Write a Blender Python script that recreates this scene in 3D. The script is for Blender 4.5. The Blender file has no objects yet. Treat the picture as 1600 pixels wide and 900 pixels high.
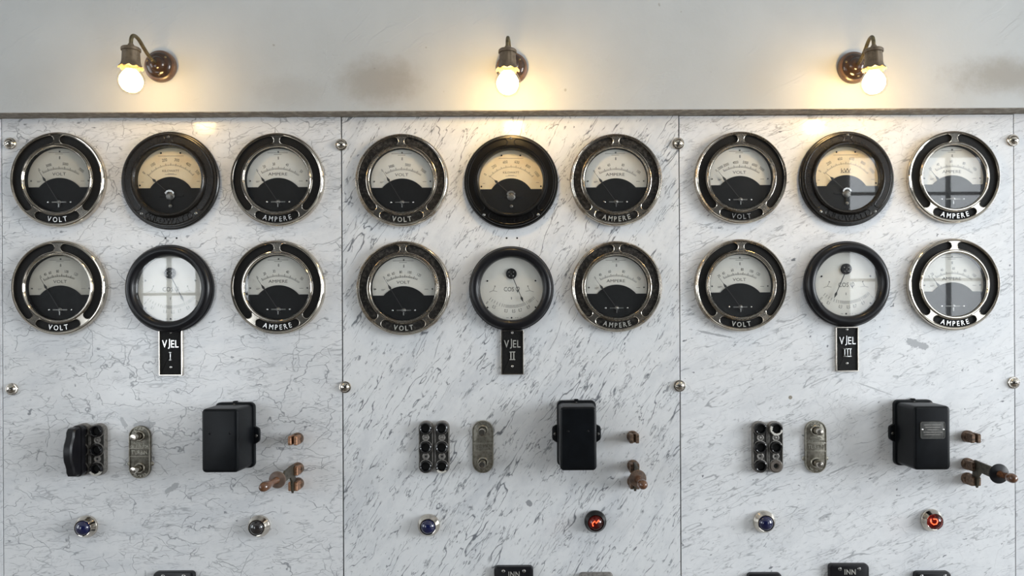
import bpy, math, random
from mathutils import Matrix, Vector
random.seed(7)
SC = bpy.context.scene
COL = SC.collection
PI = math.pi
R = math.radians

# ------------------------------------------------------------------ camera
S = 0.0015                      # metres per unit on the marble face (1 unit = 1 photo pixel there)
D0 = 1200.0                     # camera distance from the marble face, units
AX, AY = 845.0, 500.0           # foot of the optical axis in the photo
EYE = 1.60                      # eye height, metres
ROLL = R(0.28)
cam_d = bpy.data.cameras.new('camera')
cam = bpy.data.objects.new('camera', cam_d)
COL.objects.link(cam)
cam_d.sensor_width = 36.0
cam_d.lens = 36.0 * D0 / 1600.0
cam_d.shift_x = (800 - AX) / 1600.0
cam_d.shift_y = (AY - 450) / 1600.0
cam_d.clip_start = 0.05
cam.matrix_world = Matrix.Translation((0, -D0 * S, EYE)) @ Matrix.Rotation(PI / 2, 4, 'X') @ Matrix.Rotation(-ROLL, 4, 'Z')
SC.camera = cam

# ------------------------------------------------------------------ world, daylight, exposure
w = bpy.data.worlds.new('sky'); SC.world = w; w.use_nodes = True
w.node_tree.nodes['Background'].inputs[0].default_value = (0.80, 0.90, 1.0, 1)
w.node_tree.nodes['Background'].inputs[1].default_value = 1.0
SC.view_settings.view_transform = 'Standard'
SC.view_settings.look = 'None'
SC.view_settings.gamma = 1.0
SC.view_settings.use_curve_mapping = False
SC.view_settings.exposure = 0.0
SC.cycles.diffuse_bounces = 3
SC.cycles.glossy_bounces = 3
SC.cycles.transparent_max_bounces = 12

def daylight(name, loc, rot, sx, sy, power, col=(0.92, 0.965, 1.0)):
    l = bpy.data.lights.new(name, 'AREA'); l.shape = 'RECTANGLE'; l.size = sx; l.size_y = sy
    l.energy = power; l.color = col
    o = bpy.data.objects.new(name, l); COL.objects.link(o); o.location = loc; o.rotation_euler = rot
    return o
ROOM_X0, ROOM_X1, ROOM_Y, ROOM_H = -4.6, 4.9, -5.0, 3.5
# windows: (x0, x1, z0, z1) in the wall behind the camera; (y0, y1, z0, z1) in the right wall
WIN_BACK = [(-4.1, -2.55, 0.5, 2.52), (2.7, 4.6, 0.4, 3.1)]
WIN_RIGHT = (-3.6, -1.0, 0.8, 3.1)
FILL_WIN_LEFT = (-3.6, -1.0, 0.8, 3.1)  # added opening in the left wall, made for the fill light
daylight('daylight_window_one', (-3.32, ROOM_Y - 0.32, 1.65), (R(90), 0, 0), 1.7, 2.5, 52)
daylight('daylight_window_two', (3.65, ROOM_Y - 0.32, 1.75), (R(90), 0, 0), 2.05, 2.9, 44)
daylight('daylight_window_three', (ROOM_X1 + 0.32, -2.3, 1.95), (R(90), 0, R(90)), 2.8, 2.5, 385)
daylight('left_side_fill', (ROOM_X0 - 0.32, -2.3, 1.95), (R(90), 0, R(-90)), 2.8, 2.5, 85)  # added fill light behind the made-up left window

# ------------------------------------------------------------------ helpers
def P(px, py, d=0.0):
    """photo pixel at distance d (units) in front of the marble -> world point"""
    u, v = px - AX, AY - py
    c, s = math.cos(ROLL), math.sin(ROLL)
    x, z = u * c + v * s, -u * s + v * c
    k = (D0 - d) / D0 * S
    return Vector((x * k, -d * S, EYE + z * k))

def W(x, z, d=0.0):
    return (x * S, -d * S, z * S)

class MB:
    """collects shapes in units (x right, z up, d towards the viewer)"""
    def __init__(self): self.v = []; self.f = []; self.parts = []
    def add(self, vs, fs):
        o = len(self.v); self.v += vs; self.f += [tuple(i + o for i in f) for f in fs]; return self
    def rings(self, rings, closed_ring=True, cap0=False, cap1=False):
        n = len(rings[0]); vs = [p for r in rings for p in r]; fs = []
        for i in range(len(rings) - 1):
            for j in range(n if closed_ring else n - 1):
                k = (j + 1) % n
                fs.append((i * n + j, i * n + k, (i + 1) * n + k, (i + 1) * n + j))
        if cap0: fs.append(tuple(range(n)))
        if cap1: fs.append(tuple((len(rings) - 1) * n + j for j in reversed(range(n))))
        return self.add(vs, fs)
    def lathe(self, prof, seg=64, cx=0, cz=0, cap0=False, cap1=False):
        return self.rings([[(cx + r * math.cos(2 * PI * j / seg), cz + r * math.sin(2 * PI * j / seg), d) for j in range(seg)] for r, d in prof], True, cap0, cap1)
    def lathe_v(self, prof, seg=32, cx=0, cd=0, cap0=False, cap1=False, flute=None):
        rings = []
        for i, (r, z) in enumerate(prof):
            ring = []
            for j in range(seg):
                a = 2 * PI * j / seg
                rr = r; zz = z
                if flute: rr, zz = flute(i, a, r, z)
                ring.append((cx + rr * math.cos(a), zz, cd + rr * math.sin(a)))
            rings.append(ring)
        return self.rings(rings, True, cap0, cap1)
    def prism(self, out, d0, d1, bev=0.0, back=True):
        rings = [[(x, z, d0) for x, z in out]]
        if bev > 0:
            ins = inset(out, bev); mid = inset(out, bev * 0.3)
            rings += [[(x, z, d1 - bev) for x, z in out], [(x, z, d1 - bev * 0.3) for x, z in mid], [(x, z, d1) for x, z in ins]]
        else:
            rings.append([(x, z, d1) for x, z in out])
        return self.rings(rings, True, back, True)
    def box(self, x0, x1, z0, z1, d0, d1, bev=0.0):
        return self.prism([(x0, z0), (x1, z0), (x1, z1), (x0, z1)], d0, d1, bev)
    def prism_x(self, out, x0, x1, bev=0.0):
        """outline in (d, z), extruded along x"""
        if bev > 0:
            ins = inset(out, bev)
            rr = [(ins, x0), (out, x0 + bev), (out, x1 - bev), (ins, x1)]
        else:
            rr = [(out, x0), (out, x1)]
        return self.rings([[(x, z, d) for d, z in o] for o, x in rr], True, True, True)
    def tube(self, path, r, seg=12, cap=True, closed=False):
        pts = [Vector(p) for p in path]; n = len(pts); rings = []
        rs = r if isinstance(r, (list, tuple)) else [r] * n
        up = None
        for i, p in enumerate(pts):
            if closed: t = (pts[(i + 1) % n] - pts[i - 1])
            else: t = (pts[min(i + 1, n - 1)] - pts[max(i - 1, 0)])
            t.normalize()
            if up is None:
                up = Vector((0, 0, 1)) if abs(t.z) < 0.9 else Vector((1, 0, 0))
            up = (up - t * up.dot(t)).normalized()
            b = t.cross(up)
            rings.append([tuple(p + (up * math.cos(2 * PI * j / seg) + b * math.sin(2 * PI * j / seg)) * rs[i]) for j in range(seg)])
        if closed: rings.append(rings[0])
        return self.rings(rings, True, cap and not closed, cap and not closed)
    def ball(self, cx, cz, cd, r, seg=16, half=False, squash=1.0):
        n = 8; prof = []
        for i in range(n + 1):
            a = (0 if half else -PI / 2) + (PI / 2 if half else PI) * i / n
            prof.append((max(r * math.cos(a), 0.001), cd + r * squash * math.sin(a)))
        return self.lathe(prof, seg, cx, cz, True, True)
    def text(self, s, size, x, z, d, rot=0.0, h=0.0, sx=1.0):
        vs, fs = glyph(s, h)
        c, sn = math.cos(rot), math.sin(rot)
        o = []
        for a, b, e in vs:
            a *= size * sx; b *= size
            o.append((x + a * c - b * sn, z + a * sn + b * c, d + (e / GH * h if h else 0)))
        return self.add(o, fs)
    def arc_text(self, s, size, r, mid, d, cx=0, cz=0, inward=False, h=0.0, gap=0.12, sx=1.0):
        """letters along an arc; inward=True: tops point to the centre (text along the bottom)"""
        ws = [(GW.get(ch, 0.4) * sx + gap) * size for ch in s]
        tot = sum(ws); pos = -tot / 2
        for ch, wd in zip(s, ws):
            a = (pos + wd / 2) / r; pos += wd
            ang = mid + (a if inward else -a)
            rot = ang + PI / 2 if inward else ang - PI / 2
            if ch != ' ':
                self.text(ch, size, cx + r * math.cos(ang), cz + r * math.sin(ang), d, rot, h, sx)
                self.parts.append(MB().text(ch, size, cx + r * math.cos(ang), cz + r * math.sin(ang), d, rot, h, sx))
        return self
    def line_text(self, s, size, x, z, d, h, gap, sx):
        ws = [(GW.get(ch, 0.4) * sx + gap) * size for ch in s]; pos = x - sum(ws) / 2
        for ch, wd in zip(s, ws):
            self.parts.append(MB().text(ch, size, pos + wd / 2, z, d, 0, h, sx)); pos += wd
        return self
    def letters(self, k, mat, parent):
        """one raised letter, one part"""
        for m in self.parts:
            m.v = [(x * k, z * k, d) for x, z, d in m.v]; m.build('letter', mat, parent)
    def build(self, name, mat, parent=None, loc=None, ang=35):
        me = bpy.data.meshes.new(name)
        me.from_pydata([W(*p) for p in self.v], [], self.f)
        import bmesh
        bm = bmesh.new(); bm.from_mesh(me)
        bmesh.ops.remove_doubles(bm, verts=bm.verts, dist=1e-7)
        bmesh.ops.recalc_face_normals(bm, faces=bm.faces)
        bm.to_mesh(me); bm.free()
        for p in me.polygons: p.use_smooth = True
        me.set_sharp_from_angle(angle=R(ang))
        me.materials.append(mat)
        o = bpy.data.objects.new(name, me); COL.objects.link(o)
        if parent is not None: o.parent = parent
        if loc is not None: o.location = loc
        return o

def inset(out, b):
    n = len(out); res = []
    area = sum(out[i][0] * out[(i + 1) % n][1] - out[(i + 1) % n][0] * out[i][1] for i in range(n))
    sg = 1 if area > 0 else -1
    for i in range(n):
        p0, p1, p2 = out[i - 1], out[i], out[(i + 1) % n]
        def nrm(a, b_):
            dx, dz = b_[0] - a[0], b_[1] - a[1]; l = math.hypot(dx, dz) or 1e-9
            return (-dz / l * sg, dx / l * sg)
        n1, n2 = nrm(p0, p1), nrm(p1, p2)
        k = 1 + n1[0] * n2[0] + n1[1] * n2[1]
        k = max(k, 0.3)
        res.append((p1[0] + (n1[0] + n2[0]) / k * b, p1[1] + (n1[1] + n2[1]) / k * b))
    return res

def rrect(wd, ht, r, cx=0, cz=0, n=6):
    o = []
    for (sx, sz, a0) in ((1, 1, 0), (-1, 1, 90), (-1, -1, 180), (1, -1, 270)):
        for i in range(n + 1):
            a = R(a0 + 90 * i / n)
            o.append((cx + sx * (wd / 2 - r) + r * math.cos(a), cz + sz * (ht / 2 - r) + r * math.sin(a)))
    return o

def circle(r, cx=0, cz=0, n=24):
    return [(cx + r * math.cos(2 * PI * i / n), cz + r * math.sin(2 * PI * i / n)) for i in range(n)]

def slot(a0, a1, rm, hw, na=30, nc=8):
    """rounded slot along an arc, cap centres at angles a0 < a1 (radians)"""
    o = []
    for i in range(na + 1):
        a = a0 + (a1 - a0) * i / na; o.append(((rm + hw) * math.cos(a), (rm + hw) * math.sin(a)))
    for i in range(1, nc):
        b = a1 + PI * i / nc
        o.append((rm * math.cos(a1) + hw * math.cos(b), rm * math.sin(a1) + hw * math.sin(b)))
    for i in range(na + 1):
        a = a1 + (a0 - a1) * i / na; o.append(((rm - hw) * math.cos(a), (rm - hw) * math.sin(a)))
    for i in range(1, nc):
        b = a0 + PI + PI * i / nc
        o.append((rm * math.cos(a0) + hw * math.cos(b), rm * math.sin(a0) + hw * math.sin(b)))
    return o

def bridge(mid, half, rm, hw, nc=8):
    """web between two slots, bounded by their concave ends; cap centres at mid +- half"""
    a0, a1 = mid - half, mid + half
    o = []
    for i in range(nc + 1):           # end of the slot before (cap at a0): from outer to inner
        b = a0 + PI * i / nc
        o.append((rm * math.cos(a0) + hw * math.cos(b), rm * math.sin(a0) + hw * math.sin(b)))
    for i in range(1, 5):
        a = a0 + (a1 - a0) * i / 5; o.append(((rm - hw) * math.cos(a), (rm - hw) * math.sin(a)))
    for i in range(nc + 1):
        b = a1 + PI + PI * i / nc
        o.append((rm * math.cos(a1) + hw * math.cos(b), rm * math.sin(a1) + hw * math.sin(b)))
    for i in range(1, 5):
        a = a1 + (a0 - a1) * i / 5; o.append(((rm + hw) * math.cos(a), (rm + hw) * math.sin(a)))
    return o

# glyph cache (built-in font -> mesh data)
GH = 0.1
_G = {}; GW = {}
def glyph(s, h=0.0):
    key = (s, h > 0)
    if key not in _G:
        c = bpy.data.curves.new('glyph', 'FONT'); c.body = s; c.align_x = 'CENTER'; c.align_y = 'CENTER'
        c.resolution_u = 2
        if h > 0: c.extrude = GH / 2; c.offset = 0.008
        o = bpy.data.objects.new('glyph', c); COL.objects.link(o)
        dg = bpy.context.evaluated_depsgraph_get()
        me = bpy.data.meshes.new_from_object(o.evaluated_get(dg))
        xs = [v.co.x for v in me.vertices]; ys = [v.co.y for v in me.vertices]
        if xs:
            mx, my = (min(xs) + max(xs)) / 2, 0.0
            my = (min(ys) + max(ys)) / 2
            capk = 1 / 0.73
            vs = [((v.co.x - mx) * capk, (v.co.y - my) * capk, v.co.z + GH / 2) for v in me.vertices]
        else: vs = []
        fs = [tuple(p.vertices) for p in me.polygons]
        bpy.data.objects.remove(o); bpy.data.curves.remove(c); bpy.data.meshes.remove(me)
        _G[key] = (vs, fs)
        if len(s) == 1 and vs: GW[s] = max(v[0] for v in vs) - min(v[0] for v in vs)
    return _G[key]
for ch in 'VOLTAMPEREKILOWINSKUBDHGJ': glyph(ch); glyph(ch, 1)

def tag(o, label, cat, group=None):
    o['label'] = label; o['category'] = cat
    if group: o['group'] = group
    return o
def thing(name, label, cat, loc, group=None):
    o = bpy.data.objects.new(name, None); COL.objects.link(o); o.location = loc; o.empty_display_size = 0.02
    return tag(o, label, cat, group)
def struct(o): o['kind'] = 'structure'; return o

# ------------------------------------------------------------------ materials
class NT:
    def __init__(self, name):
        self.m = bpy.data.materials.new(name); self.m.use_nodes = True
        self.t = self.m.node_tree; self.t.nodes.clear()
        self.out = self.t.nodes.new('ShaderNodeOutputMaterial')
    def n(self, kind, ins=None, **props):
        nd = self.t.nodes.new('ShaderNode' + kind)
        for k, v in props.items(): setattr(nd, k, v)
        for k, v in (ins or {}).items(): self.set(nd.inputs[k], v)
        return nd
    def set(self, sock, v):
        if isinstance(v, bpy.types.NodeSocket): self.t.links.new(v, sock)
        elif hasattr(v, 'outputs'): self.t.links.new(v.outputs[0], sock)
        else: sock.default_value = v
    def math(self, op, a, b=None, clamp=False):
        nd = self.n('Math', {0: a}, operation=op, use_clamp=clamp)
        if b is not None: self.set(nd.inputs[1], b)
        return nd.outputs[0]
    def ramp(self, v, a, b, lo=0.0, hi=1.0):
        nd = self.n('MapRange', {0: v, 1: a, 2: b, 3: lo, 4: hi}, interpolation_type='SMOOTHSTEP')
        return nd.outputs[0]
    def mix(self, fac, a, b):
        nd = self.n('Mix', {0: fac}, data_type='RGBA')
        self.set(nd.inputs[6], a); self.set(nd.inputs[7], b)
        return nd.outputs[2]
    def noise(self, vec, scale, detail=2, rough=0.5, dist=0.0):
        return self.n('TexNoise', {'Vector': vec, 'Scale': scale, 'Detail': detail, 'Roughness': rough, 'Distortion': dist})
    def obj(self, unit=1.0):
        tc = self.n('TexCoord')
        return self.n('VectorMath', {0: tc.outputs['Object'], 1: (unit, unit, unit)}, operation='MULTIPLY').outputs[0]
    def mapping(self, vec, loc=(0, 0, 0), rot=(0, 0, 0), scale=(1, 1, 1)):
        return self.n('Mapping', {'Vector': vec, 'Location': loc, 'Rotation': rot, 'Scale': scale}).outputs[0]
    def bsdf(self, **kw):
        b = self.n('BsdfPrincipled', {k: v for k, v in kw.items()})
        self.t.links.new(b.outputs[0], self.out.inputs[0]); return b
def c4(c): return (c[0], c[1], c[2], 1)

def plain(name, col, rough=0.5, metal=0.0, var=0.0, bump=0.0, scale=120, spec=0.5, col2=None, coat=0.0):
    t = NT(name); v = t.obj()
    nz = t.noise(v, scale, 4, 0.6)
    base = c4(col)
    if col2 is not None:
        base = t.mix(t.ramp(nz.outputs[0], 0.42, 0.68), c4(col), c4(col2))
    elif var: base = t.mix(t.ramp(nz.outputs[0], 0.3, 0.7), c4([x * (1 - var) for x in col]), c4([min(1, x * (1 + var)) for x in col]))
    b = t.bsdf(**{'Base Color': base, 'Roughness': rough, 'Metallic': metal, 'Specular IOR Level': spec, 'Coat Weight': coat, 'Coat Roughness': 0.08})
    if bump:
        bp = t.n('Bump', {'Strength': 1.0, 'Distance': bump, 'Height': t.noise(v, scale * 4, 3).outputs[0]})
        t.set(b.inputs['Normal'], bp.outputs[0])
    return t.m

def nickel(name, tarnish, rough=0.17):
    t = NT(name); v = t.obj()
    n1 = t.noise(v, 22, 5, 0.65).outputs[0]; n2 = t.noise(v, 300, 3, 0.6).outputs[0]
    k = t.ramp(t.math('ADD', t.math('MULTIPLY', n1, 0.75), t.math('MULTIPLY', n2, 0.25)), 0.62 - 0.3 * tarnish, 0.82 - 0.3 * tarnish)
    col = t.mix(k, (0.60, 0.555, 0.49, 1), (0.21, 0.165, 0.115, 1))
    t.bsdf(**{'Base Color': col, 'Metallic': 1.0, 'Roughness': t.ramp(k, 0, 1, rough, rough + 0.22)})
    return t.m

def clear_glass(name, tint=(1, 1, 1), f0=0.045):
    t = NT(name)
    lw = t.n('LayerWeight', {'Blend': 0.5})
    fr = t.math('ADD', t.math('MULTIPLY', t.math('POWER', lw.outputs['Facing'], 5.0), 0.95), f0)
    tr = t.n('BsdfTransparent', {'Color': c4(tint)}); gl = t.n('BsdfGlossy', {'Color': (1, 1, 1, 1), 'Roughness': 0.02})
    mx = t.n('MixShader', {0: fr, 1: tr.outputs[0], 2: gl.outputs[0]})
    t.t.links.new(mx.outputs[0], t.out.inputs[0]); return t.m

def emit(name, col, strength):
    t = NT(name); e = t.n('Emission', {'Color': c4(col), 'Strength': strength})
    t.t.links.new(e.outputs[0], t.out.inputs[0]); return t.m

def marble(name, seed, net=0.0, streak=0.0, angle=0.0, fleck=0.5, cloud=0.5, blots=(), white=(0.80, 0.81, 0.83)):
    """units in the texture: 1 = 100 photo pixels on the slab"""
    t = NT(name); v0 = t.obj(1 / (S * 100))
    v = t.mapping(v0, loc=(seed * 13.7, 0, seed * 7.1))
    wv = t.noise(v, 1.1, 4, 0.6)
    wob = t.n('VectorMath', {0: wv.outputs['Color'], 1: (0.5, 0.5, 0.5)}, operation='SUBTRACT').outputs[0]
    def warp(vec, k):
        return t.n('VectorMath', {0: vec, 1: t.n('VectorMath', {0: wob, 1: (k, k, k)}, operation='MULTIPLY').outputs[0]}, operation='ADD').outputs[0]
    # grey clouds
    vr = t.mapping(t.mapping(v, rot=(0, angle, 0)), scale=(0.38, 1, 1.2))
    cl = t.ramp(t.noise(warp(vr, 0.5), 1.7, 7, 0.66).outputs[0], 0.44, 0.70)
    col = t.mix(t.math('MULTIPLY', cl, cloud), c4(white), (0.60, 0.62, 0.65, 1))
    fine = t.ramp(t.noise(v, 9, 4, 0.65).outputs[0], 0.35, 0.75)
    col = t.mix(t.math('MULTIPLY', fine, 0.16), col, (0.55, 0.57, 0.60, 1))
    veins = None
    def merge(a, b): return b if a is None else t.math('MAXIMUM', a, b)
    if net:
        for sc, wd, g0, g1, amt, wk in ((0.9, 0.0075, 0.44, 0.55, 0.85, 0.8), (1.9, 0.014, 0.46, 0.57, 0.85, 0.6), (3.3, 0.021, 0.49, 0.60, 0.8, 0.4), (5.5, 0.030, 0.52, 0.62, 0.65, 0.25)):
            vv = warp(t.mapping(t.mapping(v, loc=(sc * 5, 0, sc), rot=(0, angle + 0.2 * math.sin(sc * 3), 0)), scale=(0.62, 1, 1.3)), wk)
            e = t.n('TexVoronoi', {'Vector': vv, 'Scale': sc}, feature='DISTANCE_TO_EDGE').outputs['Distance']
            line = t.ramp(e, 0.0, wd, 1.0, 0.0)
            gate = t.ramp(t.noise(t.mapping(v, loc=(sc * 9, 3, sc * 4)), 1.6 * sc ** 0.5, 3, 0.6).outputs[0], g0, g1)
            veins = merge(veins, t.math('MULTIPLY', t.math('MULTIPLY', line, gate), amt * net))
    if streak:
        for sc, wd, g0, g1, amt in ((2.2, 0.008, 0.46, 0.58, 1.0), (4.2, 0.013, 0.48, 0.60, 0.95), (8.0, 0.020, 0.50, 0.62, 0.8), (13.0, 0.026, 0.51, 0.63, 0.7)):
            vv = t.mapping(t.mapping(warp(v, 0.16), loc=(sc, sc * 2, 0), rot=(0, angle, 0)), scale=(0.17, 1, 1.0))
            nz = t.noise(vv, sc, 3, 0.55).outputs[0]
            line = t.ramp(t.math('ABSOLUTE', t.math('SUBTRACT', nz, 0.5)), 0.0, wd, 1.0, 0.0)
            gv = t.mapping(t.mapping(v, loc=(sc * 3, 5, sc * 2), rot=(0, angle, 0)), scale=(0.6, 1, 1.15))
            gate = t.ramp(t.noise(gv, 2.4 * sc ** 0.4, 3, 0.6).outputs[0], g0, g1)
            veins = merge(veins, t.math('MULTIPLY', t.math('MULTIPLY', line, gate), amt * streak))
    # small dark flecks
    fv = t.mapping(t.mapping(warp(v, 0.3), rot=(0, angle, 0)), scale=(0.5, 1, 1.0))
    fl = t.ramp(t.noise(fv, 14, 2, 0.5).outputs[0], 0.675, 0.74)
    fg = t.ramp(t.noise(v, 2.2, 2).outputs[0], 0.42, 0.6)
    veins = merge(veins, t.math('MULTIPLY', t.math('MULTIPLY', fl, fg), fleck))
    sp = t.ramp(t.noise(t.mapping(v, loc=(4, 8, 2)), 22, 1, 0.5).outputs[0], 0.755, 0.80)
    veins = merge(veins, t.math('MULTIPLY', sp, fleck))
    for (bx, bz, rw, rh, ang, amt) in blots:     # single grey inclusions in the stone
        bv = t.mapping(v0, loc=(-bx, 0, -bz))
        bv = t.mapping(t.mapping(bv, rot=(0, ang, 0)), scale=(1 / rw, 0, 1 / rh))
        ln = t.n('VectorMath', {0: bv}, operation='LENGTH').outputs['Value']
        jit = t.math('MULTIPLY', t.math('SUBTRACT', t.noise(v, 7, 4, 0.7).outputs[0], 0.5), 2.6)
        veins = merge(veins, t.math('MULTIPLY', t.ramp(t.math('ADD', ln, jit), 0.8, 1.0, 1.0, 0.0), amt))
    col = t.mix(veins, col, (0.17, 0.18, 0.20, 1))
    bp = t.n('Bump', {'Strength': 1.0, 'Distance': 0.00035, 'Height': t.noise(v, 1.1, 2, 0.4).outputs[0]})
    t.bsdf(**{'Base Color': col, 'Roughness': t.ramp(t.noise(v, 3, 3).outputs[0], 0.3, 0.7, 0.10, 0.20), 'Specular IOR Level': 0.5, 'Normal': bp.outputs[0]})
    return t.m

M = {}
M['nickel'] = nickel('nickel_bright', 0.22, 0.10)
M['nickel_worn'] = nickel('nickel_worn', 0.62, 0.15)
M['nickel_mid'] = nickel('nickel_mid', 0.4, 0.13)
M['inlay'] = plain('black_wrinkle_paint', (0.006, 0.006, 0.006), 0.6, bump=0.0003, scale=500, col2=(0.014, 0.013, 0.012), spec=0.2)
M['inlay_dusty'] = plain('dusty_wrinkle_paint', (0.014, 0.013, 0.012), 0.7, bump=0.0003, scale=160, col2=(0.055, 0.050, 0.044), spec=0.2)
M['black'] = plain('black_enamel', (0.008, 0.0075, 0.007), 0.24, var=0.2, bump=0.00003, scale=60, spec=0.35)
M['black_brown'] = plain('brown_black_enamel', (0.013, 0.011, 0.009), 0.27, var=0.2, bump=0.00004, scale=60, spec=0.4)
M['bakelite'] = plain('black_bakelite', (0.008, 0.008, 0.010), 0.30, spec=0.35, var=0.15, scale=40)
M['dial_grey'] = plain('dial_paper_grey', (0.58, 0.56, 0.49), 0.7, var=0.03, scale=30)
M['dial_white'] = plain('dial_paper_white', (0.76, 0.75, 0.69), 0.7, var=0.03, scale=30)
M['dial_cream'] = plain('dial_paper_cream', (0.76, 0.68, 0.50), 0.7, scale=14, col2=(0.70, 0.58, 0.38))
M['mask'] = plain('black_dial_mask', (0.008, 0.009, 0.010), 0.55, var=0.1, spec=0.2)
M['ink'] = plain('printing_ink', (0.03, 0.03, 0.03), 0.7)
M['ink_grey'] = plain('faded_ink', (0.22, 0.21, 0.19), 0.7)
M['steel'] = plain('grey_steel', (0.42, 0.42, 0.41), 0.3, 1.0, var=0.15)
M['dull_steel'] = plain('dull_steel', (0.20, 0.20, 0.19), 0.45, 1.0, var=0.2)
M['silver'] = plain('silvered_metal', (0.8, 0.8, 0.78), 0.25, 1.0)
M['glass'] = clear_glass('gauge_glass')
M['box'] = plain('black_lacquer_box', (0.004, 0.005, 0.0065), 0.33, var=0.25, bump=0.00004, scale=40, spec=0.2)
M['cast'] = plain('grey_cast_metal', (0.30, 0.285, 0.265), 0.5, 0.6, bump=0.0001, scale=160, col2=(0.17, 0.16, 0.15))
M['letter_metal'] = plain('dull_letter_metal', (0.55, 0.54, 0.50), 0.5, 0.6, var=0.15, scale=200)
M['cast_dark'] = plain('dark_cast_recess', (0.035, 0.033, 0.03), 0.6, 0.3, scale=160, var=0.2)
M['porcelain_black'] = plain('black_glazed_ceramic', (0.006, 0.006, 0.007), 0.08)
M['chip'] = plain('chipped_ceramic', (0.62, 0.60, 0.55), 0.7, bump=0.0002, scale=200)
M['clay'] = plain('bare_brown_ceramic', (0.12, 0.10, 0.085), 0.7, var=0.2)
M['plate'] = plain('oxidised_nickel_plate', (0.34, 0.32, 0.27), 0.38, 0.85, scale=150, col2=(0.20, 0.185, 0.15), bump=0.00008)
M['plate_light'] = plain('light_nickel_plate', (0.44, 0.42, 0.36), 0.35, 0.85, scale=150, col2=(0.28, 0.26, 0.21), bump=0.00008)
M['plate_dark'] = plain('dark_nickel_plate', (0.20, 0.19, 0.16), 0.42, 0.8, scale=150, col2=(0.12, 0.11, 0.09), bump=0.00008)
M['copper'] = plain('old_copper', (0.46, 0.25, 0.15), 0.42, 0.8, scale=200, col2=(0.20, 0.12, 0.08), bump=0.0001)
M['copper_dark'] = plain('dark_copper', (0.22, 0.145, 0.10), 0.5, 0.7, scale=200, col2=(0.08, 0.06, 0.048), bump=0.0001)
M['blade'] = plain('patinated_blade', (0.10, 0.092, 0.07), 0.5, 0.7, scale=160, col2=(0.055, 0.05, 0.042))
M['wood'] = plain('varnished_handle', (0.15, 0.065, 0.030), 0.16, scale=60, col2=(0.08, 0.035, 0.018), coat=0.6)
M['wood_rose'] = plain('brown_wood_rosette', (0.12, 0.065, 0.038), 0.35, scale=50, col2=(0.065, 0.036, 0.022), coat=0.3)
M['brown_glaze'] = plain('dark_brown_bakelite', (0.035, 0.02, 0.013), 0.10, var=0.2)
M['brass'] = plain('aged_brass', (0.20, 0.16, 0.09), 0.38, 0.9, scale=120, col2=(0.11, 0.09, 0.055))
M['socket'] = plain('brown_socket', (0.17, 0.125, 0.08), 0.45, 0.35, scale=90, col2=(0.11, 0.08, 0.05))
M['blue_glass'] = plain('blue_lens', (0.004, 0.007, 0.055), 0.05, coat=1.0)
M['smoke_glass'] = plain('smoked_lens', (0.022, 0.018, 0.018), 0.05, coat=1.0)
M['red_glass'] = clear_glass('red_lens', (0.95, 0.16, 0.08), 0.05)
M['red_back'] = plain('red_lamp_interior', (0.06, 0.008, 0.006), 0.5)
M['filament'] = emit('glowing_filament', (1.0, 0.45, 0.28), 5.0)
M['dark_hole'] = plain('dark_hole', (0.01, 0.01, 0.01), 0.8)
M['plug_tan'] = plain('tan_filler', (0.30, 0.27, 0.22), 0.7, var=0.2)
M['bulb_glass'] = clear_glass('bulb_glass', (1.0, 0.97, 0.9), 0.04)

def plaster():
    t = NT('painted_plaster'); v = t.obj(1 / (S * 100))       # object origin at the photo's 845,172 on the wall
    base = t.mix(t.ramp(t.noise(v, 0.5, 4, 0.6).outputs[0], 0.3, 0.7), (0.50, 0.51, 0.505, 1), (0.55, 0.56, 0.555, 1))
    # brown-grey smudges at left, broader brown-grey patch at right, all noise-edged
    smudge_patch = None
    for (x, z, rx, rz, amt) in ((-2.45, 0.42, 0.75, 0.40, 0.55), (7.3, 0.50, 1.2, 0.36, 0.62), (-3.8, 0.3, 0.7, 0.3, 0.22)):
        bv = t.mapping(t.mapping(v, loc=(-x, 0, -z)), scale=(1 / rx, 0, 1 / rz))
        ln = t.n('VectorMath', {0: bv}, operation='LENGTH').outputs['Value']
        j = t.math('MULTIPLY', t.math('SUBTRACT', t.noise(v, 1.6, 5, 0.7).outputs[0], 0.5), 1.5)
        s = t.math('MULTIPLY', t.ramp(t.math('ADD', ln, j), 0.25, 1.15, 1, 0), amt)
        smudge_patch = s if smudge_patch is None else t.math('MAXIMUM', smudge_patch, s)
    base = t.mix(smudge_patch, base, (0.30, 0.26, 0.21, 1))
    dots = t.ramp(t.noise(v, 9, 1, 0.5).outputs[0], 0.80, 0.83)
    base = t.mix(t.math('MULTIPLY', dots, 0.6), base, (0.3, 0.28, 0.25, 1))
    # trowel marks low on the wall, fine orange peel all over
    tv = t.mapping(t.mapping(v, rot=(0, R(35), 0)), scale=(0.5, 1, 1.6))
    tro = t.ramp(t.noise(tv, 3.2, 4, 0.6, 0.6).outputs[0], 0.52, 0.62)
    tg = t.ramp(t.noise(v, 0.9, 2).outputs[0], 0.45, 0.62)
    h = t.math('ADD', t.math('MULTIPLY', t.math('MULTIPLY', tro, tg), 0.6), t.math('MULTIPLY', t.noise(v, 14, 3, 0.6).outputs[0], 0.35))
    bp = t.n('Bump', {'Strength': 0.6, 'Distance': 0.0012, 'Height': h})
    t.bsdf(**{'Base Color': base, 'Roughness': 0.68, 'Specular IOR Level': 0.3, 'Normal': bp.outputs[0]})
    return t.m
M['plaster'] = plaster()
M['mortar'] = plain('rough_mortar_edge', (0.24, 0.21, 0.175), 0.85, bump=0.0012, scale=60, col2=(0.36, 0.33, 0.28))
M['room_paint'] = plain('room_paint', (0.55, 0.55, 0.53), 0.8, var=0.04, scale=2)
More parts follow.
